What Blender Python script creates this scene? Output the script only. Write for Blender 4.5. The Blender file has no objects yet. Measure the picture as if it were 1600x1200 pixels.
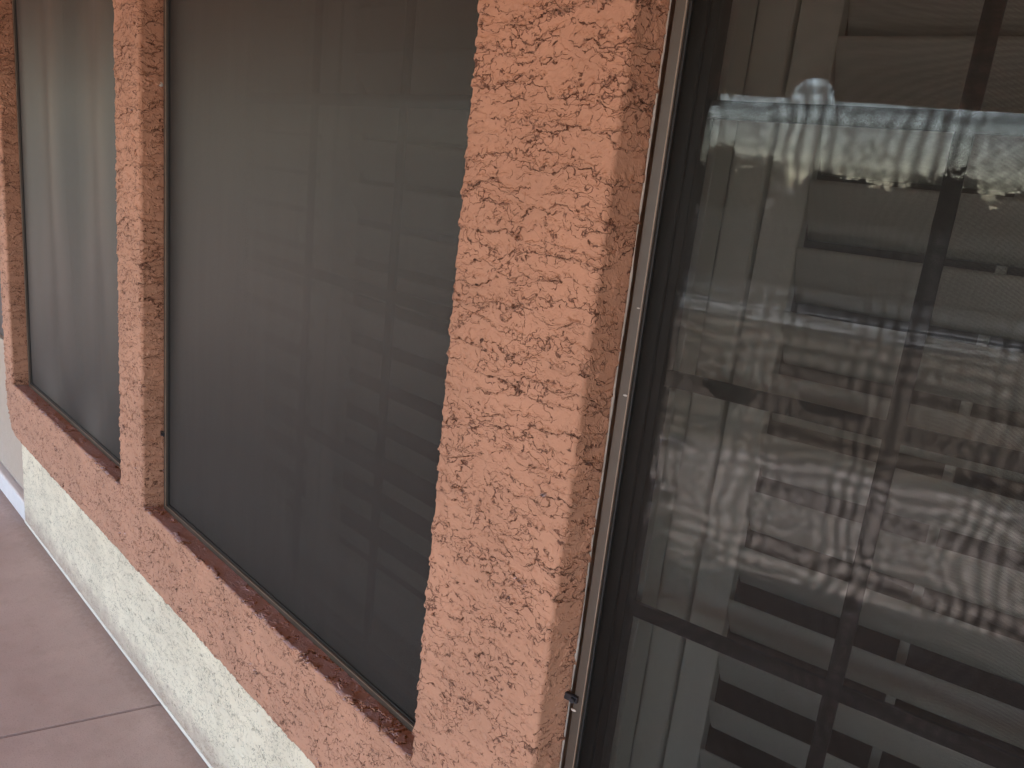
import bpy, bmesh, math, random
import numpy as np
from mathutils import Vector, Matrix, noise

C = bpy.context.scene.collection
SC = bpy.context.scene
K = 0.75                       # metres per layout unit
H = 1.526                      # camera height above the porch floor
Y1, Y2 = math.radians(45.3995), math.radians(57.277)

# ------------------------------------------------------------------ camera
cam_d = bpy.data.cameras.new('camera'); cam = bpy.data.objects.new('camera', cam_d); C.objects.link(cam)
cam_d.sensor_width = 36.0; cam_d.lens = 1259.36 / 1600 * 36
cam_d.clip_start = 0.02; cam_d.clip_end = 3000
R3 = Matrix(((0.99390721, -0.11022004, 0.0),
             (0.02742179, 0.24727548, -0.96855711),
             (0.1067544, 0.9626559, 0.24879132)))
cam.matrix_world = Matrix.Translation((0, 0, H)) @ R3.to_4x4()
SC.camera = cam

# ------------------------------------------------------------------ world and sun
SUN_EL = 50.0
SUN_AZ = math.radians(226.0 + 0)      # direction towards the sun, counter-clockwise from +X
sun_dir = Vector((math.cos(SUN_AZ) * math.cos(math.radians(SUN_EL)), math.sin(SUN_AZ) * math.cos(math.radians(SUN_EL)), math.sin(math.radians(SUN_EL))))
W = bpy.data.worlds.new('World'); SC.world = W; W.use_nodes = True
wt = W.node_tree; wt.nodes.clear()
sky = wt.nodes.new('ShaderNodeTexSky'); sky.sky_type = 'NISHITA'; sky.sun_disc = False
sky.sun_elevation = math.radians(SUN_EL); sky.sun_rotation = math.pi / 2 - SUN_AZ
bg = wt.nodes.new('ShaderNodeBackground'); bg.inputs['Strength'].default_value = 0.15
wo = wt.nodes.new('ShaderNodeOutputWorld')
wt.links.new(sky.outputs[0], bg.inputs[0]); wt.links.new(bg.outputs[0], wo.inputs[0])
sd = bpy.data.lights.new('sun', 'SUN'); sd.energy = 3.8; sd.angle = math.radians(0.53); sd.color = (1.0, 0.96, 0.90)
sun = bpy.data.objects.new('sun', sd); C.objects.link(sun); sun.rotation_euler = sun_dir.to_track_quat('Z', 'Y').to_euler()
SC.view_settings.view_transform = 'Standard'; SC.view_settings.look = 'None'
SC.view_settings.exposure = 2.72; SC.view_settings.gamma = 1.0; SC.view_settings.use_curve_mapping = False
cy = SC.cycles
cy.max_bounces = 10; cy.diffuse_bounces = 6; cy.glossy_bounces = 4; cy.transparent_max_bounces = 24
cy.sample_clamp_indirect = 6.0; cy.use_denoising = True; cy.caustics_reflective = False

# ------------------------------------------------------------------ frames
N1 = Vector((math.cos(Y1), math.sin(Y1), 0)); S1 = Vector((math.sin(Y1), -math.cos(Y1), 0))
N2 = Vector((math.cos(Y2), math.sin(Y2), 0)); S2 = Vector((math.sin(Y2), -math.cos(Y2), 0))
D1 = 1.0 * K; D2 = 1.1475368 * K
def frame(S, N, o): return Matrix.Translation(o) @ Matrix((S, N, Vector((0, 0, 1)))).transposed().to_4x4()
F1 = frame(S1, N1, N1 * D1)        # x along the wall (right), y into the wall, z up; y = 0 is the front face
F2 = frame(S2, N2, N2 * D2)
def zz(u): return H + u * K        # layout height -> world height

# ------------------------------------------------------------------ object helpers
def tag(o, label=None, cat=None, group=None, kind=None):
    if label: o['label'] = label
    if cat: o['category'] = cat
    if group: o['group'] = group
    if kind: o['kind'] = kind
    return o
def empty(name, mw, label, cat, group=None):
    o = bpy.data.objects.new(name, None); C.objects.link(o); o.matrix_world = mw; o.empty_display_size = .1
    return tag(o, label, cat, group)
def link(name, me, mat, parent=None, mw=None):
    o = bpy.data.objects.new(name, me); C.objects.link(o)
    if mat: me.materials.append(mat)
    if parent: o.parent = parent
    if mw is not None: o.matrix_world = mw
    return o
def box_bm(bm, x0, x1, y0, y1, z0, z1):
    vs = [bm.verts.new((x, y, z)) for z in (z0, z1) for y in (y0, y1) for x in (x0, x1)]
    for f in ((0, 2, 3, 1), (4, 5, 7, 6), (0, 1, 5, 4), (2, 6, 7, 3), (0, 4, 6, 2), (1, 3, 7, 5)):
        bm.faces.new([vs[i] for i in f])
def box(name, x0, x1, y0, y1, z0, z1, mat, parent=None, mw=None, bev=0.0):
    bm = bmesh.new(); box_bm(bm, x0, x1, y0, y1, z0, z1)
    if bev > 0:
        bmesh.ops.bevel(bm, geom=bm.edges[:], offset=bev, segments=2, profile=0.5, affect='EDGES')
    me = bpy.data.meshes.new(name); bm.to_mesh(me); bm.free()
    return link(name, me, mat, parent, mw)
def from_bm(name, bm, mat, parent=None, mw=None, smooth=False):
    bmesh.ops.recalc_face_normals(bm, faces=bm.faces)
    me = bpy.data.meshes.new(name); bm.to_mesh(me); bm.free()
    if smooth:
        for p in me.polygons: p.use_smooth = True
    return link(name, me, mat, parent, mw)

# ------------------------------------------------------------------ node helper
class G:
    def __init__(s, name):
        s.m = bpy.data.materials.new(name); s.m.use_nodes = True; s.t = s.m.node_tree; s.t.nodes.clear()
        s.out = s.n('ShaderNodeOutputMaterial')
    def n(s, t, **kw):
        nd = s.t.nodes.new(t)
        for k, v in kw.items(): setattr(nd, k, v)
        return nd
    def set(s, sock, v):
        if hasattr(v, 'is_linked') or isinstance(v, bpy.types.NodeSocket): s.t.links.new(v, sock)
        else: sock.default_value = v
    def math(s, op, a, b=0.0, c=0.0, clamp=False):
        nd = s.n('ShaderNodeMath', operation=op, use_clamp=clamp)
        s.set(nd.inputs[0], a); s.set(nd.inputs[1], b); s.set(nd.inputs[2], c); return nd.outputs[0]
    def vmath(s, op, a, b=(0, 0, 0)):
        nd = s.n('ShaderNodeVectorMath', operation=op); s.set(nd.inputs[0], a); s.set(nd.inputs[1], b)
        return nd.outputs['Value'] if op in ('DOT_PRODUCT', 'LENGTH') else nd.outputs[0]
    def obj(s): return s.n('ShaderNodeTexCoord').outputs['Object']
    def noise(s, v, scale, detail=2.0, rough=0.5, dist=0.0, col=False):
        nd = s.n('ShaderNodeTexNoise'); s.set(nd.inputs['Vector'], v); nd.inputs['Scale'].default_value = scale
        nd.inputs['Detail'].default_value = detail; nd.inputs['Roughness'].default_value = rough; nd.inputs['Distortion'].default_value = dist
        return nd.outputs['Color' if col else 'Fac']
    def smooth(s, v, a, b, lo=0.0, hi=1.0):
        nd = s.n('ShaderNodeMapRange', interpolation_type='SMOOTHSTEP'); s.set(nd.inputs[0], v)
        nd.inputs[1].default_value = a; nd.inputs[2].default_value = b; nd.inputs[3].default_value = lo; nd.inputs[4].default_value = hi
        return nd.outputs[0]
    def lin(s, v, a, b, lo=0.0, hi=1.0):
        nd = s.n('ShaderNodeMapRange'); s.set(nd.inputs[0], v)
        nd.inputs[1].default_value = a; nd.inputs[2].default_value = b; nd.inputs[3].default_value = lo; nd.inputs[4].default_value = hi
        return nd.outputs[0]
    def mix(s, f, a, b):
        nd = s.n('ShaderNodeMix', data_type='RGBA'); s.set(nd.inputs[0], f)
        for i, v in ((6, a), (7, b)):
            if isinstance(v, tuple) and len(v) == 3: v = v + (1,)
            s.set(nd.inputs[i], v)
        return nd.outputs[2]
    def bsdf(s, color, rough=0.7, spec=0.5, metal=0.0):
        b = s.n('ShaderNodeBsdfPrincipled')
        s.set(b.inputs['Base Color'], color + (1,) if isinstance(color, tuple) and len(color) == 3 else color)
        s.set(b.inputs['Roughness'], rough); b.inputs['Specular IOR Level'].default_value = spec; b.inputs['Metallic'].default_value = metal
        return b
    def bump(s, h, dist, strength=1.0):
        nd = s.n('ShaderNodeBump'); s.set(nd.inputs['Height'], h); nd.inputs['Distance'].default_value = dist; nd.inputs['Strength'].default_value = strength
        return nd.outputs[0]
    def surf(s, sh): s.t.links.new(sh, s.out.inputs['Surface']); return s.m

def plain(name, col, rough=0.6, spec=0.5, metal=0.0, var=0.08, scale=30, bump=0.0, bscale=200):
    g = G(name); v = g.obj(); n = g.noise(v, scale, 3)
    c = g.mix(n, tuple(max(0, x * (1 - var)) for x in col), tuple(min(1, x * (1 + var)) for x in col))
    b = g.bsdf(c, rough, spec, metal)
    if bump > 0: g.t.links.new(g.bump(g.noise(v, bscale, 2), bump), b.inputs['Normal'])
    return g.surf(b.outputs[0])

def stucco(name, base, groove_shade, fine, relief, stretch=(1.0, 1.0, 1.5), dens=0.5, groove=.0022):
    """Skip-trowelled stucco: overlapping skim-coat lips with thin broken grooves. fine = feature scale."""
    g = G(name); v = g.obj()
    sep = g.n('ShaderNodeSeparateXYZ'); g.set(sep.inputs[0], v); z = sep.outputs[2]
    warp = g.vmath('SUBTRACT', g.noise(v, 9 * fine, 2, .5, col=True), (.5, .5, .5))
    sc = g.n('ShaderNodeVectorMath', operation='SCALE'); g.set(sc.inputs[0], warp); sc.inputs['Scale'].default_value = .05 / fine
    p = g.vmath('ADD', v, sc.outputs[0])
    fw = g.vmath('SUBTRACT', g.noise(v, 75 * fine, 2, .6, col=True), (.5, .5, .5))
    sc2 = g.n('ShaderNodeVectorMath', operation='SCALE'); g.set(sc2.inputs[0], fw); sc2.inputs['Scale'].default_value = .016 / fine
    p = g.vmath('ADD', p, sc2.outputs[0])
    p = g.vmath('MULTIPLY', p, stretch)
    patch = g.smooth(g.noise(g.vmath('MULTIPLY', v, (1, 1, 2.0)), 8 * fine, 2), .36, .64, .33, .67)                       # where the trowel left it rough
    grooves = None; height = None
    sz = g.n('ShaderNodeSeparateXYZ'); g.set(sz.inputs[0], p)
    for i, (s_, lvl, thr, amp, st) in enumerate(((0, 0, .43, 2.6, 0), (0, 0, .46, 1.7, 1), (17, .47, .51, .7, 1.5), (30, .53, .51, .5, 1.1), (47, .5, .50, .35, .8))):
        if s_ == 0:      # long ledges the trowel left, one coat lapping over the other
            k_ = (11.0, 19.0)[st] * fine
            ph = g.math('ADD', g.math('MULTIPLY', sz.outputs[2], k_), g.math('MULTIPLY', g.noise(g.vmath('ADD', g.vmath('MULTIPLY', p, (1, 1, 1.6)), (i * 9.1, 0, 4.4)), 7 * fine * (1 + st), 2, .5), 2.4))
            n = g.math('FRACT', ph); lvl = .2; w = groove * .55 * k_ * 1.6; fl = .5
        else:
            off = g.vmath('ADD', g.vmath('MULTIPLY', p, (1, 1, st)), (i * 7.3, i * 3.1, i * 5.7))
            n = g.noise(off, s_ * fine, 0.5, .4); w = groove * .5 * s_ * fine / 1.8; fl = .12
        m = g.noise(g.vmath('ADD', v, (i * 2.3, 1.7, i * 4.1)), 26 * fine, 2, .6)
        m = g.math('ADD', g.math('MULTIPLY', m, .65), g.math('MULTIPLY', patch, .5))
        mask = g.smooth(m, thr + .05 - dens * .1, thr + .10 - dens * .1)
        rise = g.smooth(n, lvl - w * .5, lvl + w * .5)
        fade = g.smooth(n, lvl + w, lvl + w + fl, 1.0, .15)
        line = g.math('MULTIPLY', g.smooth(n, lvl - w * 1.3, lvl - w * .5), g.smooth(n, lvl - w * .1, lvl + w * .6, 1.0, 0.0))
        brk = g.smooth(g.noise(g.vmath('ADD', v, (3.1 * i, 8.8, 1.3)), 62 * fine, 1.5, .6), .43, .53, .35 if s_ == 0 else 0.0, 1.0)   # grooves come and go
        ln = g.math('MULTIPLY', g.math('MULTIPLY', line, mask), brk)
        lip = g.math('MULTIPLY', g.math('MULTIPLY', rise, fade), g.math('ADD', g.math('MULTIPLY', mask, .9), .12))
        hh = g.math('MULTIPLY', g.math('SUBTRACT', lip, g.math('MULTIPLY', ln, .9)), amp)
        grooves = ln if grooves is None else g.math('MAXIMUM', grooves, ln)
        height = hh if height is None else g.math('ADD', height, hh)
    broad = g.math('MULTIPLY', g.noise(v, 12, 2), .5); grit = g.noise(v, 420, 2, .6)
    height = g.math('ADD', height, g.math('ADD', g.math('MULTIPLY', broad, 2.2), g.math('MULTIPLY', grit, .28)))
    tint = g.noise(v, 5, 3, .6); speck = g.noise(v, 160, 2)
    c = g.mix(g.smooth(tint, .35, .65), tuple(x * .94 for x in base), tuple(min(1, x * 1.05) for x in base))
    c = g.mix(g.math('MULTIPLY', g.smooth(speck, .5, .75), .25), c, tuple(min(1, x * 1.25) for x in base))
    c = g.mix(g.math('MULTIPLY', grooves, .85), c, groove_shade)  # crevice shade painted as a dark groove colour
    stain = g.math('MULTIPLY', g.smooth(g.noise(g.vmath('MULTIPLY', v, (1, 1, .35)), 9, 4, .65), .52, .75), .22)
    c = g.mix(stain, c, tuple(x * .62 for x in base))
    low = g.math('MULTIPLY', g.smooth(g.math('ADD', z, g.math('MULTIPLY', g.noise(v, 22, 4, .7), .16)), .09, .20, 1.0, 0.0), .7)
    c = g.mix(low, c, (.36, .27, .22))                   # splash dirt along the foot
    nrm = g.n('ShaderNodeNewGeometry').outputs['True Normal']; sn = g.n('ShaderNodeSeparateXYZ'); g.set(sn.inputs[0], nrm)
    sky_tint = g.math('MULTIPLY', g.smooth(sn.outputs[2], .78, .95), g.lin(g.noise(v, 40, 4, .7), .3, .7, .45, .9))
    c = g.mix(sky_tint, c, (.52, .41, .46))                  # mauve skylight painted into the colour of up-facing faces
    b = g.bsdf(c, .72, .35)
    g.surf(b.outputs[0])
    d = g.n('ShaderNodeDisplacement'); g.set(d.inputs['Height'], height); d.inputs['Midlevel'].default_value = 1.9; d.inputs['Scale'].default_value = relief
    g.t.links.new(d.outputs[0], g.out.inputs['Displacement'])
    g.m.displacement_method = 'BOTH'
    return g.m

M = {}
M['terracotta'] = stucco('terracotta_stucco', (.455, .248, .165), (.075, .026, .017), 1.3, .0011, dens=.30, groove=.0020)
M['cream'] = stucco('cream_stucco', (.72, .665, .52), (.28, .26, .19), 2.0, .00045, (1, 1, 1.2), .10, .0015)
M['cream_trim'] = plain('cream_paint', (.74, .72, .64), .6)
M['beige'] = plain('beige_stucco', (.45, .38, .31), .85, bump=.002, bscale=120)
M['white_paint'] = plain('white_paint', (.72, .72, .72), .5)
M['upper'] = plain('upper_stucco', (.455, .248, .165), .8, bump=.002, bscale=60)
M['ceiling'] = plain('ceiling_paint', (.56, .31, .14), .8, bump=.002, bscale=50)
M['bronze'] = plain('bronze_aluminium', (.014, .012, .011), .45, .5, 0, .15)
M['taupe'] = plain('taupe_aluminium', (.070, .054, .041), .42, .6, 0, .08)
M['black'] = plain('black_rubber', (.012, .012, .012), .6)
M['caulk'] = plain('grey_caulk', (.42, .40, .37), .5, var=.5, scale=22, bump=.001, bscale=90)
M['steel'] = plain('steel', (.6, .6, .62), .3, metal=.9)
M['dark_plastic'] = plain('dark_plastic', (.02, .022, .03), .4)
M['shutter'] = plain('shutter_paint', (.78, .79, .73), .45, .5, 0, .03, 14)
M['room'] = plain('room_paint', (.32, .28, .24), .9)
M['room_floor'] = plain('room_floor', (.12, .08, .05), .7)
M['lip'] = plain('pale_lip', (.26, .20, .15), .4, var=.4, scale=60)  # paler taupe for the strip along the inner frame edge
M['chip'] = plain('white_chip', (.5, .48, .45), .6)

# concrete porch floor
g = G('pink_concrete'); v = g.obj()
n1 = g.noise(v, 2.5, 4, .6); n2 = g.noise(v, 14, 3, .6); n3 = g.noise(v, 260, 2)
c = g.mix(g.smooth(n1, .3, .7), (.45, .365, .345), (.54, .445, .42))
c = g.mix(g.math('MULTIPLY', g.smooth(n2, .45, .7), .35), c, (.40, .32, .285))
c = g.mix(g.math('MULTIPLY', g.smooth(n3, .5, .75), .45), c, (.30, .23, .20))
n4 = g.noise(v, 55, 5, .75); c = g.mix(g.math('MULTIPLY', g.smooth(n4, .58, .70), .4), c, (.33, .25, .215))
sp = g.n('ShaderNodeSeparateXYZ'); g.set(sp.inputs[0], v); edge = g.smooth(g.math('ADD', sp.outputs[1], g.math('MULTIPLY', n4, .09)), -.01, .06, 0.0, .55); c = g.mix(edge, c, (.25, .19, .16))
b = g.bsdf(c, g.lin(n2, 0, 1, .5, .75), .4); g.t.links.new(g.bump(g.math('ADD', g.math('MULTIPLY', n3, .3), n2), .0012), b.inputs['Normal'])
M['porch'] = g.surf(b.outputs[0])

# woven solar screen: real warp and weft, openings about 1 mm; light passes only through the openings
def screen_mat(name, pitch, tone=(.0125, .0118, .0110), ox=0.0, expo=2.3, sheen=.075, graz=2.4, dx=.56, dz=.66, amp=1.1):
    g = G(name); v = g.obj()
    w = g.vmath('SUBTRACT', g.noise(v, 5.0, 2, .5, col=True), (.5, .5, .5))
    sc = g.n('ShaderNodeVectorMath', operation='SCALE'); g.set(sc.inputs[0], w); sc.inputs['Scale'].default_value = .007
    p = g.vmath('ADD', v, sc.outputs[0])
    sep = g.n('ShaderNodeSeparateXYZ'); g.set(sep.inputs[0], p)
    k = 2 * math.pi / pitch
    ax = g.math('ADD', g.math('MULTIPLY', g.math('SINE', g.math('MULTIPLY', g.math('ADD', sep.outputs[0], ox), k)), amp), dx, clamp=True)
    az = g.math('ADD', g.math('MULTIPLY', g.math('SINE', g.math('MULTIPLY', sep.outputs[2], k * .93)), amp * .9), dz, clamp=True)
    geo = g.n('ShaderNodeNewGeometry')
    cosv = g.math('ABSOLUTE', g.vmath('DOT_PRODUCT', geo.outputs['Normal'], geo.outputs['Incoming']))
    graze = g.math('POWER', cosv, expo)                  # threads hide the holes at a slant
    opening = g.math('MULTIPLY', g.math('MULTIPLY', ax, az), g.math('MULTIPLY', graze, 1.08), clamp=True)
    cell = g.math('ADD', g.math('MULTIPLY', g.noise(v, 700, 1), .6), g.math('MULTIPLY', g.noise(g.vmath('MULTIPLY', v, (1, 1, .12)), 26, 3, .6), .4))
    col = g.mix(cell, tuple(x * .45 for x in tone), tuple(x * 1.55 for x in tone))
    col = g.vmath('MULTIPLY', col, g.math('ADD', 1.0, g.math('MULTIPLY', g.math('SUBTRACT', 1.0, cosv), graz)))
    d = g.n('ShaderNodeBsdfDiffuse'); g.set(d.inputs[0], col)
    gl = g.n('ShaderNodeBsdfGlossy'); gl.inputs['Roughness'].default_value = .42; gl.inputs['Color'].default_value = (.9, .87, .83, 1)
    ms = g.n('ShaderNodeMixShader'); g.set(ms.inputs[0], g.lin(cosv, 0, 1, sheen, .01)); g.t.links.new(d.outputs[0], ms.inputs[1]); g.t.links.new(gl.outputs[0], ms.inputs[2])
    tr = g.n('ShaderNodeBsdfTransparent')
    m2 = g.n('ShaderNodeMixShader'); g.set(m2.inputs[0], opening); g.t.links.new(ms.outputs[0], m2.inputs[1]); g.t.links.new(tr.outputs[0], m2.inputs[2])
    return g.surf(m2.outputs[0])
M['screen'] = screen_mat('woven_screen', .00115)
M['screen_left'] = screen_mat('woven_screen_left', .00115, sheen=.12)
M['screen_front'] = screen_mat('woven_screen_front', .00096, tone=(.0085, .0078, .007), expo=.4, sheen=.02, graz=.4, dx=1.0, dz=1.0, amp=2.6)

g = G('window_glass')
geo = g.n('ShaderNodeNewGeometry')
cosv = g.math('ABSOLUTE', g.vmath('DOT_PRODUCT', geo.outputs['Normal'], geo.outputs['Incoming']))
fr = g.math('ADD', g.math('MULTIPLY', g.math('POWER', g.math('SUBTRACT', 1.0, cosv), 5.0), .92), .080)
gl = g.n('ShaderNodeBsdfGlossy'); gl.inputs['Roughness'].default_value = 0.0
tr = g.n('ShaderNodeBsdfTransparent'); tr.inputs['Color'].default_value = (.985, .99, .985, 1)
ms = g.n('ShaderNodeMixShader'); g.set(ms.inputs[0], fr); g.t.links.new(tr.outputs[0], ms.inputs[1]); g.t.links.new(gl.outputs[0], ms.inputs[2])
M['glass'] = g.surf(ms.outputs[0])

g = G('curtain_cloth')
d = g.n('ShaderNodeBsdfDiffuse'); d.inputs[0].default_value = (.85, .80, .66, 1)
M['curtain'] = g.surf(d.outputs[0])

# ------------------------------------------------------------------ setting: floor, yard
def w1(s, n, z=0.0): return F1 @ Vector((s, n, z))
def strip(name, x0, x1, y0, y1, z, mat, kind='structure'):
    o = box(name, x0, x1, y0, y1, z - .25, z, mat, None, F1); return tag(o, kind=kind)
JX = -2.0                        # saw-cut joint runs outward from the wall
JANG = math.atan2((-2.723 + 2.601), (.516 - .98))        # slight skew
def joint_x(y): return -2.6465 * K + (y + .003 * K) * ((-2.6465 + 2.771) / (.997 - .525))
def slab(name, xa, xb, shift_a, shift_b):
    bm = bmesh.new()
    ya, yb = -4.05, .30
    def X(x, y, j): return joint_x(y) + j if x is None else x
    pts = [(X(xa, ya, shift_a), ya), (X(xb, ya, shift_b), ya), (X(xb, yb, shift_b), yb), (X(xa, yb, shift_a), yb)]
    top = [bm.verts.new((x, y, 0)) for x, y in pts]; bot = [bm.verts.new((x, y, -.12)) for x, y in pts]
    bm.faces.new(top); bm.faces.new(bot[::-1])
    for i in range(4): bm.faces.new((top[i], bot[i], bot[(i + 1) % 4], top[(i + 1) % 4]))
    bmesh.ops.recalc_face_normals(bm, faces=bm.faces)
    bmesh.ops.bevel(bm, geom=[e for e in bm.edges if all(v.co.z > -.01 for v in e.verts)], offset=.0025, segments=2, affect='EDGES')
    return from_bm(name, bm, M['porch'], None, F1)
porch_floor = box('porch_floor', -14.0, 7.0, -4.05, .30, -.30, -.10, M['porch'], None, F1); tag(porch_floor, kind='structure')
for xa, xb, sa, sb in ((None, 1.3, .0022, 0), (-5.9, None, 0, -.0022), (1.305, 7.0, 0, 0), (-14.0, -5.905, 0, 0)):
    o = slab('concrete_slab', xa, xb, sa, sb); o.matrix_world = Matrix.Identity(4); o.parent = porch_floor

g = G('gravel_ground'); v = g.obj()
vor = g.n('ShaderNodeTexVoronoi'); g.set(vor.inputs['Vector'], v); vor.inputs['Scale'].default_value = 28
n1 = g.noise(v, .6, 3); hs = g.noise(v, 90, 2)
c = g.mix(g.smooth(hs, .3, .7), (.22, .16, .12), (.32, .26, .21)); c = g.mix(g.math('MULTIPLY', g.smooth(vor.outputs['Distance'], .2, .6), .6), c, (.13, .09, .065))
c = g.mix(g.math('MULTIPLY', g.smooth(n1, .4, .65), .4), c, (.24, .19, .13))
b = g.bsdf(c, .9, .2); g.t.links.new(g.bump(vor.outputs['Distance'], .01), b.inputs['Normal']); M['gravel'] = g.surf(b.outputs[0])
bm = bmesh.new()
bmesh.ops.create_grid(bm, x_segments=2, y_segments=2, size=1200)
gr = from_bm('gravel_yard', bm, M['gravel'], None, F1 @ Matrix.Translation((0, 0, -.16))); tag(gr, kind='structure')
M['concrete'] = plain('pale_concrete', (.42, .42, .41), .8, var=.12, scale=4, bump=.002)
M['asphalt'] = plain('asphalt', (.06, .06, .062), .9, var=.2, scale=60)
strip('sidewalk', -40, 40, -12.3, -11.0, -.10, M['concrete'])
strip('kerb', -40, 40, -12.45, -12.304, -.06, M['concrete'])
strip('road', -60, 60, -18.6, -12.46, -.15, M['asphalt'])

# ------------------------------------------------------------------ stucco trim sheet with openings
def lattice(name, xs, zs, solid, depth, r, mat, parent, ydepth=0.0, slope=0.0, nd=None, step=.0035):
    """Front sheet in the x-z plane at y=0 with the cells marked solid; every free edge turns back
    into a reveal of the given depth over a rounded nose of radius r."""
    xs = np.asarray(xs); zs = np.asarray(zs); nx, nz = len(xs), len(zs)
    S = np.zeros((nx - 1, nz - 1), bool)
    xc = (xs[:-1] + xs[1:]) / 2; zc = (zs[:-1] + zs[1:]) / 2
    for i in range(nx - 1):
        S[i] = [solid(xc[i], q) for q in zc]
    P = np.zeros((nx + 1, nz + 1), bool); P[1:-1, 1:-1] = S
    used = P[:-1, :-1] | P[1:, :-1] | P[:-1, 1:] | P[1:, 1:]
    idx = -np.ones((nx, nz), int); ii = np.argwhere(used); idx[used] = np.arange(len(ii))
    verts = [np.column_stack([xs[ii[:, 0]], np.zeros(len(ii)), zs[ii[:, 1]]])]
    cells = np.argwhere(S)
    quads = [np.column_stack([idx[cells[:, 0], cells[:, 1]], idx[cells[:, 0] + 1, cells[:, 1]], idx[cells[:, 0] + 1, cells[:, 1] + 1], idx[cells[:, 0], cells[:, 1] + 1]])]
    # boundary edges with outward direction
    bd = {}; segs = []
    def bedge(a, b, n):
        segs.append((a, b)); 
        for q in (a, b):
            bd.setdefault(q, np.zeros(2)); bd[q] += n
    for i in range(nx - 1):
        for j in range(nz - 1):
            if not S[i, j]: continue
            if not P[i, j + 1]: bedge((i, j + 1), (i, j), np.array([-1., 0]))
            if not P[i + 2, j + 1]: bedge((i + 1, j), (i + 1, j + 1), np.array([1., 0]))
            if not P[i + 1, j]: bedge((i, j), (i + 1, j), np.array([0, -1.]))
            if not P[i + 1, j + 2]: bedge((i + 1, j + 1), (i, j + 1), np.array([0, 1.]))
    keys = list(bd); kid = {k: n for n, k in enumerate(keys)}
    nrm = np.array([np.clip(bd[k], -1, 1) for k in keys])
    base = np.array([[xs[k[0]], zs[k[1]]] for k in keys])
    nd = nd or max(3, int(depth / step))
    prev = np.array([idx[k] for k in keys]); count = len(ii)
    SA = np.array([[kid[a], kid[b]] for a, b in segs])
    for t in range(1, nd + 1):
        dd = depth * t / nd
        out = 0.0
        pos = np.column_stack([base[:, 0], np.full(len(keys), dd), base[:, 1] - slope * dd / depth * (nrm[:, 1] > 0)])
        cur = count + np.arange(len(keys)); count += len(keys)
        verts.append(pos)
        quads.append(np.column_stack([prev[SA[:, 1]], prev[SA[:, 0]], cur[SA[:, 0]], cur[SA[:, 1]]])); prev = cur
    V = np.vstack(verts); Q = np.vstack(quads)
    # round the nose: move the front vertices near a free edge back, and the first reveal rows in
    if r > 0:
        from collections import defaultdict
        fx = V[:len(ii)]
        # distance to boundary edges along both axes (openings are rectangles, so work with corner keys)
        bpts = base
        cellr = r
        buckets = defaultdict(list)
        for b_, n_ in zip(bpts, nrm): buckets[(int(math.floor(b_[0] / cellr)), int(math.floor(b_[1] / cellr)))].append((b_[0], b_[1]))
        for k in range(len(fx)):
            x, z_ = fx[k, 0], fx[k, 2]; a, b_ = int(math.floor(x / cellr)), int(math.floor(z_ / cellr)); best = r * r
            for da in (-1, 0, 1):
                for db in (-1, 0, 1):
                    for (bx, bz) in buckets.get((a + da, b_ + db), ()):
                        q = (bx - x) ** 2 + (bz - z_) ** 2
                        if q < best: best = q
            dist = math.sqrt(best)
            if dist < r: V[k, 1] = r - math.sqrt(max(0, r * r - (r - dist) ** 2)) * 1.0 if dist > 0 else r * .85
        for t in range(nd):
            sl = slice(len(ii) + t * len(keys), len(ii) + (t + 1) * len(keys))
            V[sl, 1] = r * .85 + (depth - r * .85) * (t + 1) / nd
    me = bpy.data.meshes.new(name)
    me.vertices.add(len(V)); me.vertices.foreach_set('co', V.astype(np.float32).ravel())
    me.loops.add(Q.size); me.loops.foreach_set('vertex_index', Q.astype(np.int32).ravel())
    me.polygons.add(len(Q)); me.polygons.foreach_set('loop_start', np.arange(0, Q.size, 4, dtype=np.int32)); me.polygons.foreach_set('loop_total', np.full(len(Q), 4, np.int32))
    me.polygons.foreach_set('use_smooth', np.ones(len(Q), bool))
    me.update(); me.validate()
    o = link(name, me, mat, parent)
    return o
def knots(pts, steps):
    out = [pts[0]]
    for a, b, s in zip(pts[:-1], pts[1:], steps):
        n = max(1, int(round((b - a) / s))); out += list(np.linspace(a, b, n + 1)[1:])
    return np.array(out)

wall = empty('house_wall', F1, 'long stucco house wall with terracotta window surrounds over a cream base', 'wall')
SILL, TBOT = zz(-1.288), zz(-1.570)
WTOP = 2.30
OP = [(-4.512 * K, -2.992 * K), (-2.767 * K, -1.173 * K)]       # the two openings
L_, R_ = -4.655 * K, -.822 * K
xs = knots([L_, OP[0][0], OP[0][1], OP[1][0], OP[1][1], R_], [.006, .006, .0045, .0032, .0024])
zs = knots([TBOT, SILL, 1.95, WTOP, WTOP + .2], [.0027, .0029, .03, .03])
def sol(x, z):
    if z < SILL or z > WTOP: 
        return not (x < -4.50 * K and z < SILL - .05 and (x + 4.50 * K) ** 2 / (.155 * K) ** 2 + (z - (SILL - .05)) ** 2 / .16 ** 2 > 1.0)
    return not any(a < x < b for a, b in OP)
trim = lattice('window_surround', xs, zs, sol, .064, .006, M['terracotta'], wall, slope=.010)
# cream base below the surround
cb = lattice('base_panel', knots([-4.47 * K, -2.4, -.822 * K], [.006, .0035]), knots([.012, TBOT + .012], [.0032]), lambda x, z: True, .03, .005, M['cream'], wall)
cb.location.y = .012
box('weep_screed', -4.47 * K, -.822 * K, .010, .05, .003, .016, M['cream_trim'], wall, bev=.001)
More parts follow.
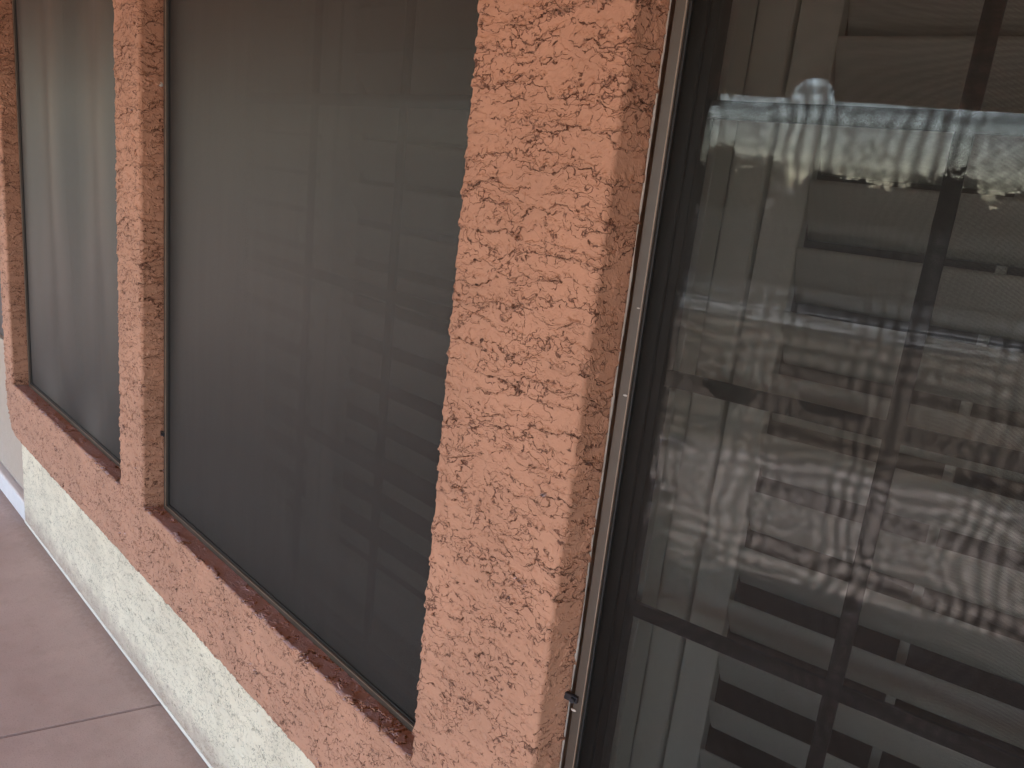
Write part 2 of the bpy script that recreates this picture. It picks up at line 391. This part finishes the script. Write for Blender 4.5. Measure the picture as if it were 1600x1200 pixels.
# carcass behind, with the openings left free
for a, b, z0, z1 in ((L_ + .01, R_ - .012, .0, SILL - .02), (L_ + .01, R_ - .012, WTOP + .06, 2.66), (L_ + .01, OP[0][0] - .012, SILL - .02, WTOP + .06),
                     (OP[0][1] + .012, OP[1][0] - .012, SILL - .02, WTOP + .06), (OP[1][1] + .012, R_ - .012, SILL - .02, WTOP + .06)):
    box('wall_core', a, b, .066, .125, z0, z1, M['upper'], wall)
box('upper_wall', L_, R_, .004, .064, WTOP + .2, 2.66, M['upper'], wall)

# second facet, right of the corner
X2 = -.5975 * K
wallb = empty('house_wall', F2, 'right facet of the house wall, turning away behind the wide terracotta pilaster', 'wall')
W3R = .70 * K
xs = knots([X2 + .05, W3R, W3R + .3], [.006, .006]); zs = knots([TBOT, SILL, WTOP, WTOP + .2], [.004, .006, .02])
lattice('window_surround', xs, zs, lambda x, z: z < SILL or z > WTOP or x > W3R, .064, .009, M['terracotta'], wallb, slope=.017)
lattice('base_panel', knots([X2 + .0, W3R + .3], [.006]), knots([.012, TBOT + .012], [.004]), lambda x, z: True, .03, .005, M['cream'], wallb).location.y = .012
for a, b, z0, z1 in ((X2 + .06, 3.2, 0, SILL - .02), (X2 + .06, 3.2, WTOP + .06, 2.66), (W3R + .015, 3.2, SILL - .02, WTOP + .06)):
    box('wall_core', a, b, .066, .125, z0, z1, M['upper'], wallb)
box('upper_wall', X2 + .02, 3.2, .004, .064, WTOP + .2, 2.66, M['upper'], wallb)
box('side_panel', W3R + .3, 3.2, .01, .064, .0, WTOP + .2, M['beige'], wallb)

# beige wall carrying on to the left, white baseboard, dark opening
far = empty('beige_wall', F1, 'plain beige wall with a white baseboard past the left end of the terracotta surround', 'wall')
box('wall_panel', -14.0, L_ + .06, .035, .12, .10, zz(-1.14), M['beige'], far)
box('baseboard', -14.0, -4.475 * K, .012, .10, .0, .085, M['white_paint'], far, bev=.006)
box('wall_panel', -14.0, -4.72 * K - 1.3, .035, .12, zz(-1.14), 2.66, M['beige'], far)
dw = empty('dark_window', F1, 'dark brown window frame seen as a sliver at the far left edge', 'window')
box('frame', -4.72 * K - 1.28, -4.66 * K, .05, .10, zz(-1.14), 2.3, M['bronze'], dw)
box('pane', -4.72 * K - 1.22, -4.74 * K, .044, .049, zz(-1.08), 2.24, M['bronze'], dw)

# ------------------------------------------------------------------ windows, screens, shutters
def bar_frame(name, x0, x1, z0, z1, y0, y1, wdt, mat, parent, bev=.0015):
    bm = bmesh.new()
    box_bm(bm, x0, x0 + wdt, y0, y1, z0, z1); box_bm(bm, x1 - wdt, x1, y0, y1, z0, z1)
    box_bm(bm, x0 + wdt, x1 - wdt, y0, y1, z0, z0 + wdt); box_bm(bm, x0 + wdt, x1 - wdt, y0, y1, z1 - wdt, z1)
    bmesh.ops.bevel(bm, geom=bm.edges[:], offset=bev, segments=1, affect='EDGES')
    return from_bm(name, bm, mat, parent)
def make_window(F, x0, x1, z0, z1, mx, mz, label, group, fw=.040):
    w = empty('window', F, label, 'window', group)
    bar_frame('frame', x0, x1, z0, z1, .074, .120, fw * .78, M['bronze'], w)
    bar_frame('sash', x0 + fw * .78, x1 - fw * .78, z0 + fw * .78, z1 - fw * .78, .080, .115, fw * .30, M['bronze'], w, .001)
    a, b, c, d = x0 + fw, x1 - fw, z0 + fw, z1 - fw
    box('pane', a, b, .0865, .0900, c, d, M['glass'], w)
    for m in mx: box('muntin', m - .0095, m + .0095, .0915, .0975, c, d, M['bronze'], w)
    edges = [a] + sorted(mx) + [b]
    for m in mz:
        for p, q in zip(edges[:-1], edges[1:]):
            box('muntin', p + (.0095 if p != a else 0), q - (.0095 if q != b else 0), .0915, .0975, m - .0105, m + .0105, M['bronze'], w)
    return w
def make_screen(F, x0, x1, z0, z1, y, label, group, fw=.016, nx=60, nz=70, ph=0.0, fabric='screen', ripple=0.0):
    """aluminium frame with the mesh stretched in it, slightly slack"""
    s = empty('solar_screen', F, label, 'window screen', group)
    bar_frame('frame', x0, x1, z0, z1, y - .010, y + .004, fw, M['taupe'], s)
    bar_frame('frame_lip', x0 + fw - .0016, x1 - fw + .0016, z0 + fw - .0016, z1 - fw + .0016, y - .0112, y - .0101, .0014, M['lip'], s, .0002)
    bar_frame('spline', x0 + fw, x1 - fw, z0 + fw, z1 - fw, y - .0055, y + .003, .0035, M['black'], s, .0005)
    a, b, c, d = x0 + fw + .002, x1 - fw - .002, z0 + fw + .002, z1 - fw - .002
    bm = bmesh.new(); vs = []
    for j in range(nz + 1):
        row = []
        for i in range(nx + 1):
            u, v_ = i / nx, j / nz
            sag = .0035 * (math.sin(math.pi * u) * math.sin(math.pi * v_)) ** .5 + .0016 * noise.noise(Vector((u * 4 + ph, v_ * 7, ph))) * min(1, 12 * min(u, 1 - u, v_, 1 - v_))
            rp = ripple * math.sin(u * 15.0 + .5 * math.sin(v_ * 3) + 1.2) * math.sin(math.pi * u) ** .5 * (1 - (1 - min(1, 9 * v_)) ** 2)
            row.append(bm.verts.new((a + (b - a) * u, y - .0015 - sag * .8 - rp, c + (d - c) * v_)))
        vs.append(row)
    for j in range(nz):
        for i in range(nx): bm.faces.new((vs[j][i], vs[j][i + 1], vs[j + 1][i + 1], vs[j + 1][i]))
    from_bm('mesh_fabric', bm, M[fabric], s, smooth=True)
    return s
def louver_mesh(length):
    me = bpy.data.meshes.new('louver'); bm = bmesh.new(); t = math.radians(57); n = 12; rings = []
    for x in (0, length):
        ring = []
        for k in range(n):
            a = 2 * math.pi * k / n; u = .0445 * math.cos(a); w = .0055 * math.sin(a)
            # outer edge high, inner edge low
            y = u * math.cos(t) + w * math.sin(t); z = -u * math.sin(t) + w * math.cos(t)
            ring.append(bm.verts.new((x, y, z)))
        rings.append(ring)
    for k in range(n): bm.faces.new((rings[0][k], rings[0][(k + 1) % n], rings[1][(k + 1) % n], rings[1][k]))
    bm.faces.new(rings[0]); bm.faces.new(rings[1][::-1]); bmesh.ops.recalc_face_normals(bm, faces=bm.faces)
    bm.to_mesh(me); bm.free(); me.materials.append(M['shutter'])
    for p in me.polygons: p.use_smooth = len(p.vertices) == 4
    return me
def make_shutter(F, x0, x1, z0, z1, ztop, label, group, casing=True, rod=None):
    """x0..x1 over the stiles"""
    s = empty('plantation_shutter', F, label, 'shutter', group); st = .051; yc = .208
    box('stile', x0, x0 + st, yc - .014, yc + .014, z0, z1, M['shutter'], s, bev=.002)
    box('stile', x1 - st, x1, yc - .014, yc + .014, z0, z1, M['shutter'], s, bev=.002)
    box('rail', x0 + st, x1 - st, yc - .013, yc + .013, z0, z0 + .09, M['shutter'], s, bev=.002)
    box('rail', x0 + st, x1 - st, yc - .013, yc + .013, z1 - .09, z1, M['shutter'], s, bev=.002)
    me = louver_mesh(x1 - x0 - 2 * st - .004); k = 0
    while True:
        top = ztop - .109 * K * k; k += 1
        zc = top - .0375
        if zc - .04 < z0 + .09: break
        if zc + .04 > z1 - .09: continue
        o = bpy.data.objects.new('louver', me); C.objects.link(o); o.parent = s; o.location = (x0 + st + .002, yc, zc)
    if rod is not None:
        box('tilt_rod', rod - .006, rod + .006, yc + .030, yc + .040, z0 + .14, z1 - .14, M['shutter'], s, bev=.001)
    return s
GW = 'windows along the stucco wall'; GS = 'dark solar screens over the windows'; GP = 'plantation shutters behind the glass'
ZB = SILL - .0115; ZT = WTOP - .01
MZ = [zz(.134), zz(-.304), zz(-.742)] + [zz(.572)]
# window 2 (middle)
a, b = OP[1][0] + .010, OP[1][1] - .004
make_window(F1, a, b, ZB, ZT, [-2.30 * K, -1.92 * K, -1.54 * K], MZ, 'dark bronze gridded window between the two terracotta pilasters', GW)
s2 = make_screen(F1, a + .004, b - .004, ZB + .003, ZT - .004, .060, 'tall brown solar screen between the narrow and the wide pilaster', GS, ph=3.1)
# window 1 (left)
a1, b1 = OP[0][0] + .010, OP[0][1] - .004
make_window(F1, a1, b1, ZB, ZT, [-3.75 * K], [], 'dark bronze window at the left with a pleated curtain behind it', GW)
s1 = make_screen(F1, a1 + .004, b1 - .004, ZB + .003, ZT - .004, .060, 'leftmost full solar screen with pale curtain folds showing through', GS, ph=8.4, fabric='screen_left', ripple=.018)
# window 3 (right facet)
a3, b3 = -.5710 * K, .62 * K
make_window(F2, a3 + .004, b3, ZB, ZT, [-.144 * K, .216 * K], MZ, 'dark bronze gridded window at the right with the louvres plain behind it', GW)
s3 = make_screen(F2, a3 + .0025, b3, ZB + .003, ZT - .004, .064, 'solar screen at the right with bright rippled yard reflections in it', GS, fw=.0155, ph=5.7, fabric='screen_front')

GX = 'shutters'
z0s, z1s = zz(-1.27), ZT - .03
ztop = zz(.265) + 5 * .109 * K
make_shutter(F2, -.435 * K, .56 * K, z0s, z1s, ztop, 'pale plantation shutter with wide tilted louvres behind the right window', GP, rod=-.071 * K)
make_shutter(F1, -2.02 * K, -1.20 * K, z0s, z1s, ztop, 'plantation shutter faintly seen in the right half of the middle window', GP)
make_shutter(F1, -2.86 * K, -2.035 * K, z0s, z1s, ztop, 'plantation shutter lost in the dark left half of the middle window', GP)
for F, x0, x1, lab in ((F2, -.503 * K, .64 * K, 'pale shutter casing inside the right window'), (F1, -2.93 * K, -1.14 * K, 'pale shutter casing inside the middle window')):
    cs = empty('shutter_casing', F, lab, 'casing')
    bar_frame('casing_frame', x0, x1, z0s - .06, z1s + .02, .185, .225, .0475, M['shutter'], cs, .003)
    bar_frame('jamb_lining', x0 - .012, x1 + .012, z0s - .075, z1s + .035, .122, .183, .014, M['shutter'], cs, .001)

# curtain in window 1
bm = bmesh.new(); pr = []; nxc = 160
for i in range(nxc + 1):
    u = i / nxc; x = (-4.95 + 2.1 * u) * K
    y = .23 + .050 * math.sin(u * 2 * math.pi * 5.2 + 1.1 * math.sin(u * 9)) + .010 * math.sin(u * 61)
    pr.append((bm.verts.new((x, y, zz(-1.42))), bm.verts.new((x + .01 * math.sin(i * .21), y + .004 * math.sin(i * .4), ZT + .05))))
for p, q in zip(pr[:-1], pr[1:]): bm.faces.new((p[0], q[0], q[1], p[1]))
cu = from_bm('curtain', bm, M['curtain'], None, F1, True); tag(cu, 'cream pleated curtain hanging behind the leftmost window', 'curtain')
md = cu.modifiers.new('thickness', 'SOLIDIFY'); md.thickness = .002

# hardware on the screens, caulk beads
def clip(F, x, y, z, parent, mw=None):
    bm = bmesh.new()
    bmesh.ops.create_cone(bm, cap_ends=True, segments=14, radius1=.0045, radius2=.0038, depth=.010, matrix=Matrix.Translation((x, y, z)) @ Matrix.Rotation(math.pi / 2, 4, 'X'))
    box_bm(bm, x - .016, x + .006, y - .001, y + .004, z - .0045, z + .0055)
    from_bm('turn_clip', bm, M['dark_plastic'], parent)
clip(F2, -.566 * K, .050, zz(-.938), s3)
clip(F1, -2.748 * K, .048, zz(-1.014), s2)
for (x, z, r) in ((-.553, -.338, 0.0018), (-.5525, -.188, .0013), (-.564, -.962, .0026)):
    bm = bmesh.new(); bmesh.ops.create_icosphere(bm, subdivisions=2, radius=r)
    for v_ in bm.verts: v_.co = Vector((x * K + v_.co.x * 1.8, .0525 + v_.co.y * .5, zz(z) + v_.co.z * .8))
    from_bm('paint_fleck', bm, M['chip'], s3, smooth=True)
bm = bmesh.new(); bmesh.ops.create_icosphere(bm, subdivisions=2, radius=.006)
for v_ in bm.verts: v_.co = Vector((-2.766 * K + v_.co.x * .5, .050 + v_.co.y * .9, zz(.161) + v_.co.z))
from_bm('paint_fleck', bm, M['chip'], wall, smooth=True)
# ragged caulk bead between pilaster and screen of the right window
def bead(x, y, z0, z1, rad, parent, seed):
    bm = bmesh.new(); prev = None; n = 220
    for i in range(n + 1):
        z = z0 + (z1 - z0) * i / n
        rr = rad * (.75 + .7 * noise.noise(Vector((z * 14, seed, 0))) + .35 * noise.noise(Vector((z * 70, seed, 3))))
        dx = .0012 * noise.noise(Vector((z * 9, 5, seed)))
        ring = [bm.verts.new((x + dx + rr * math.cos(t * math.pi / 3), y + rr * math.sin(t * math.pi / 3), z)) for t in range(6)]
        if prev:
            for t in range(6): bm.faces.new((prev[t], prev[(t + 1) % 6], ring[(t + 1) % 6], ring[t]))
        prev = ring
    return from_bm('caulk_bead', bm, M['caulk'], parent, smooth=True)
bead(R_ + .0015, .0625, .5, 2.2, .0022, wall, 2.0)
bead(OP[1][0] + .004, .060, SILL + .0, 2.2, .0020, wall, 7.0)

# ------------------------------------------------------------------ interior
def room(name, F, x0, x1):
    for nm, q in (('interior_wall', (x0, x1, 3.0, 3.1, -.1, 2.75)), ('interior_wall', (x0 - .1, x0, .13, 3.1, -.1, 2.75)), ('interior_wall', (x1, x1 + .1, .13, 3.1, -.1, 2.75))):
        tag(box(nm, *q, M['room'], None, F), kind='structure')
room('interior', F1, -4.6, 3.2)
tag(box('interior_floor', -4.7, 3.3, .31, 3.1, -.2, -.1, M['room_floor'], None, F1), kind='structure')
tag(box('interior_ceiling', -4.7, 3.3, .126, 3.1, 2.67, 2.75, M['room'], None, F1), kind='structure')

# ------------------------------------------------------------------ porch roof
roof = empty('porch_roof', F1, 'deep porch roof with brown ceiling and a low beam along its outer edge', 'roof')
box('ceiling', -14.0, 7.0, -4.1, .30, 2.67, 2.78, M['ceiling'], roof)
# outer beam with one scalloped notch in its soffit
NX, NW, NH = -.71, .12, .12
BZ = 2.13
bm = bmesh.new(); prof = [(-14.0, BZ), (NX - NW, BZ)]
for k in range(1, 12):
    a_ = math.pi * k / 12; prof.append((NX - NW * math.cos(a_), BZ + NH * math.sin(a_)))
prof += [(NX + NW, BZ), (7.0, BZ)]
lo = [[bm.verts.new((x, y, z)) for x, z in prof] for y in (-4.05, -3.75)]; hi = [[bm.verts.new((x, y, 2.665)) for x, z in prof] for y in (-4.05, -3.75)]
for i in range(len(prof) - 1):
    bm.faces.new((lo[0][i], lo[0][i + 1], hi[0][i + 1], hi[0][i])); bm.faces.new((lo[1][i], hi[1][i], hi[1][i + 1], lo[1][i + 1]))
    bm.faces.new((lo[0][i], lo[1][i], lo[1][i + 1], lo[0][i + 1])); bm.faces.new((hi[0][i], hi[0][i + 1], hi[1][i + 1], hi[1][i]))
from_bm('beam', bm, M['upper'], roof)
box('added_end_beam', -14.0, -13.7, -3.745, .02, BZ, 2.665, M['upper'], roof)  # unseen beam added to block the sky mirrored in the left screens
for cx_ in (-13.2, 4.6):
    c_ = empty('porch_column', F1 @ Matrix.Translation((cx_, -3.9, 0)), 'square terracotta porch column at the %s end of the beam' % ('left' if cx_ < 0 else 'right'), 'column', 'porch columns')
    box('shaft', -.17, .17, -.17, .17, .0, BZ - .002, M['upper'], c_, bev=.01); box('plinth', -.21, .21, -.21, .21, .001, .16, M['upper'], c_, bev=.01)

# ------------------------------------------------------------------ yard that the glass mirrors
M['block'] = plain('block_wall_paint', (.46, .36, .27), .9, var=.1, scale=3)
bw = box('block_wall', -45, 40, -19.2, -19.0, -.15, 1.35, M['block'], None, F1); tag(bw, 'long low tan block wall across the street', 'wall')
M['leaf'] = plain('leaf', (.030, .042, .018), .7, var=.5, scale=2)
M['agave'] = plain('agave_leaf', (.16, .22, .15), .55, var=.2, scale=8)
M['bark'] = plain('bark', (.10, .07, .05), .9)
M['rock'] = plain('rock', (.33, .25, .19), .9, var=.2, scale=6, bump=.02, bscale=12)
rnd = random.Random(7)
def tree(s, n, h, cr, label, group='trees across the street', count=4200):
    t = empty('yard_tree', F1 @ Matrix.Translation((s, n, -.15)), label, 'tree', group)
    bm = bmesh.new()
    for i in range(4):
        a0 = rnd.random() * 6.28; tip = Vector((math.cos(a0) * cr * .5, math.sin(a0) * cr * .5, h * .72)); r0 = .10
        prev = None
        for k in range(5):
            u = k / 4; p = Vector((tip.x * u * u, tip.y * u * u, tip.z * u)); r = r0 * (1 - .75 * u)
            ring = [bm.verts.new(p + Vector((r * math.cos(q * 1.047), r * math.sin(q * 1.047), 0))) for q in range(6)]
            if prev:
                for q in range(6): bm.faces.new((prev[q], prev[(q + 1) % 6], ring[(q + 1) % 6], ring[q]))
            prev = ring
    from_bm('trunk', bm, M['bark'], t)
    V, Fc = [], []
    cl = [(Vector((rnd.gauss(0, cr * .42), rnd.gauss(0, cr * .42), h * .72 + rnd.gauss(0, h * .13))), cr * rnd.uniform(.25, .45)) for _ in range(14)]
    for _ in range(count):
        c0, r0 = rnd.choice(cl); d = Vector((rnd.gauss(0, 1), rnd.gauss(0, 1), rnd.gauss(0, .8))).normalized() * r0 * rnd.random() ** .4
        p = c0 + d; a = Vector((rnd.gauss(0, 1), rnd.gauss(0, 1), rnd.gauss(0, 1))).normalized(); b_ = a.orthogonal().normalized(); q = rnd.uniform(.08, .18)
        i0 = len(V); V += [p - a * q, p + b_ * q * .5, p + a * q, p - b_ * q * .5]; Fc.append((i0, i0 + 1, i0 + 2, i0 + 3))
    me = bpy.data.meshes.new('crown'); me.from_pydata(V, [], Fc); link('crown', me, M['leaf'], t)
for s, n, h, cr, lab in ((-3.6, -21.5, 2.5, 1.6, 'round tree behind the block wall opposite the wide pilaster'), (-13, -23, 3.0, 1.9, 'broad dark tree behind the block wall, second from the far left end'),
                         (-.9, -22.5, 2.7, 1.8, 'spreading tree behind the block wall straight across from the right window'), (-20, -24, 2.9, 2.0, 'tall dark tree at the far left of the block wall'),
                         (2.2, -21.8, 2.7, 1.7, 'dense low tree just right of the one straight across'), (5.5, -23, 2.9, 1.9, 'bushy tree at the right end of the block wall'), (-7.5, -22.5, 2.8, 1.8, 'wide tree behind the block wall in front of the tan house')):
    tree(s, n, h, cr, lab)
for s, n, h, cr, lab in ((-3.3, -6.6, 6.0, 2.7, 'tall open-crowned tree added in the gravel to shade the porch edge'), (2.6, -7.0, 5.6, 2.2, 'second added shade tree with an open crown in the gravel, farther right')):
    tree(s, n, h, cr, lab, 'added shade trees in the gravel yard', 3000)  # unseen trees added to break the sunlit slab into dappled shade
def agave(s, n, size, label):
    t = empty('agave_plant', F1 @ Matrix.Translation((s, n, -.15)), label, 'plant', 'agaves in the gravel')
    m_ = 26
    me = bpy.data.meshes.new('leaf'); bm = bmesh.new(); prev = None
    for k in range(7):
        u = k / 6; w = size * .09 * (1 - u) ** .6 * (1 + 1.5 * u) + .002; x = size * .75 * u; z = size * (.72 * u - .25 * u * u)
        row = [bm.verts.new((x, -w, z + w * .3)), bm.verts.new((x, 0, z - w * .12)), bm.verts.new((x, w, z + w * .3))]
        if prev:
            for i in range(2): bm.faces.new((prev[i], prev[i + 1], row[i + 1], row[i]))
        prev = row
    bm.to_mesh(me); bm.free(); me.materials.append(M['agave'])
    for k in range(m_):
        o = bpy.data.objects.new('leaf', me); C.objects.link(o); o.parent = t
        o.rotation_euler = (0, -math.radians(8 + 38 * (k / m_)), k * 2.4); o.scale = [1 - .3 * k / m_] * 3
for s, n, z_, lab in ((-2.6, -4.9, .75, 'large agave in the gravel nearest the porch'), (-4.1, -5.6, .6, 'agave behind the nearest one, to its left'), (-1.0, -5.4, .55, 'small agave in the gravel right of the large one'), (-6.2, -5.0, .7, 'agave at the left end of the gravel bed'), (-8.4, -6.3, .8, 'agave farthest to the left in the gravel')):
    agave(s, n, z_, lab)
for s, n, r, lab in ((-3.3, -4.75, .22, 'round boulder between two agaves'), (-5.2, -6.2, .33, 'larger boulder by the sidewalk'), (-.2, -6.4, .28, 'boulder in the gravel at the right')):
    bm = bmesh.new(); bmesh.ops.create_icosphere(bm, subdivisions=3, radius=r)
    for v_ in bm.verts: v_.co *= 1 + .35 * noise.noise(v_.co * (2.2 / r) * .5 + Vector((s, n, 0))); v_.co.z *= .7
    o = from_bm('boulder', bm, M['rock'], None, F1 @ Matrix.Translation((s, n, -.12))); tag(o, lab, 'boulder', 'boulders in the gravel')
# house across the street
M['tile'] = plain('roof_tile', (.26, .12, .08), .9, var=.2, scale=3)
hs_ = empty('neighbour_house', F1 @ Matrix.Translation((-16, -34, -.15)), 'low tan house with a tiled hip roof across the street', 'house')
box('wall', -8, 8, -4, 4, 0, 2.7, M['block'], hs_)
bm = bmesh.new(); vs = [bm.verts.new(p) for p in ((-8.6, -4.6, 2.701), (8.6, -4.6, 2.701), (8.6, 4.6, 2.701), (-8.6, 4.6, 2.701), (-4, 0, 4.2), (4, 0, 4.2))]
for f in ((0, 1, 5, 4), (1, 2, 5), (2, 3, 4, 5), (3, 0, 4), (3, 2, 1, 0)): bm.faces.new([vs[i] for i in f])
from_bm('roof', bm, M['tile'], hs_)
for x in (-5, 0, 5): box('window', x - .8, x + .8, 4.002, 4.05, 1.0, 2.1, M['bronze'], hs_)
# distant hills
M['hill'] = plain('hill_scrub', (.11, .095, .080), .95, var=.2, scale=.01)
bm = bmesh.new(); rows = []
for j in range(7):
    row = []
    for i in range(121):
        x = -900 + 15 * i; y = -500 - 60 * j; env = math.sin(math.pi * j / 6)
        z = env * (14 + 13 * noise.noise(Vector((x * .004, 1, j * .4))) + 5 * noise.noise(Vector((x * .02, 3, j)))) - .3
        row.append(bm.verts.new((x, y, z)))
    rows.append(row)
for j in range(6):
    for i in range(120): bm.faces.new((rows[j][i], rows[j][i + 1], rows[j + 1][i + 1], rows[j + 1][i]))
hl = from_bm('hills', bm, M['hill'], None, F1, True); tag(hl, kind='structure')
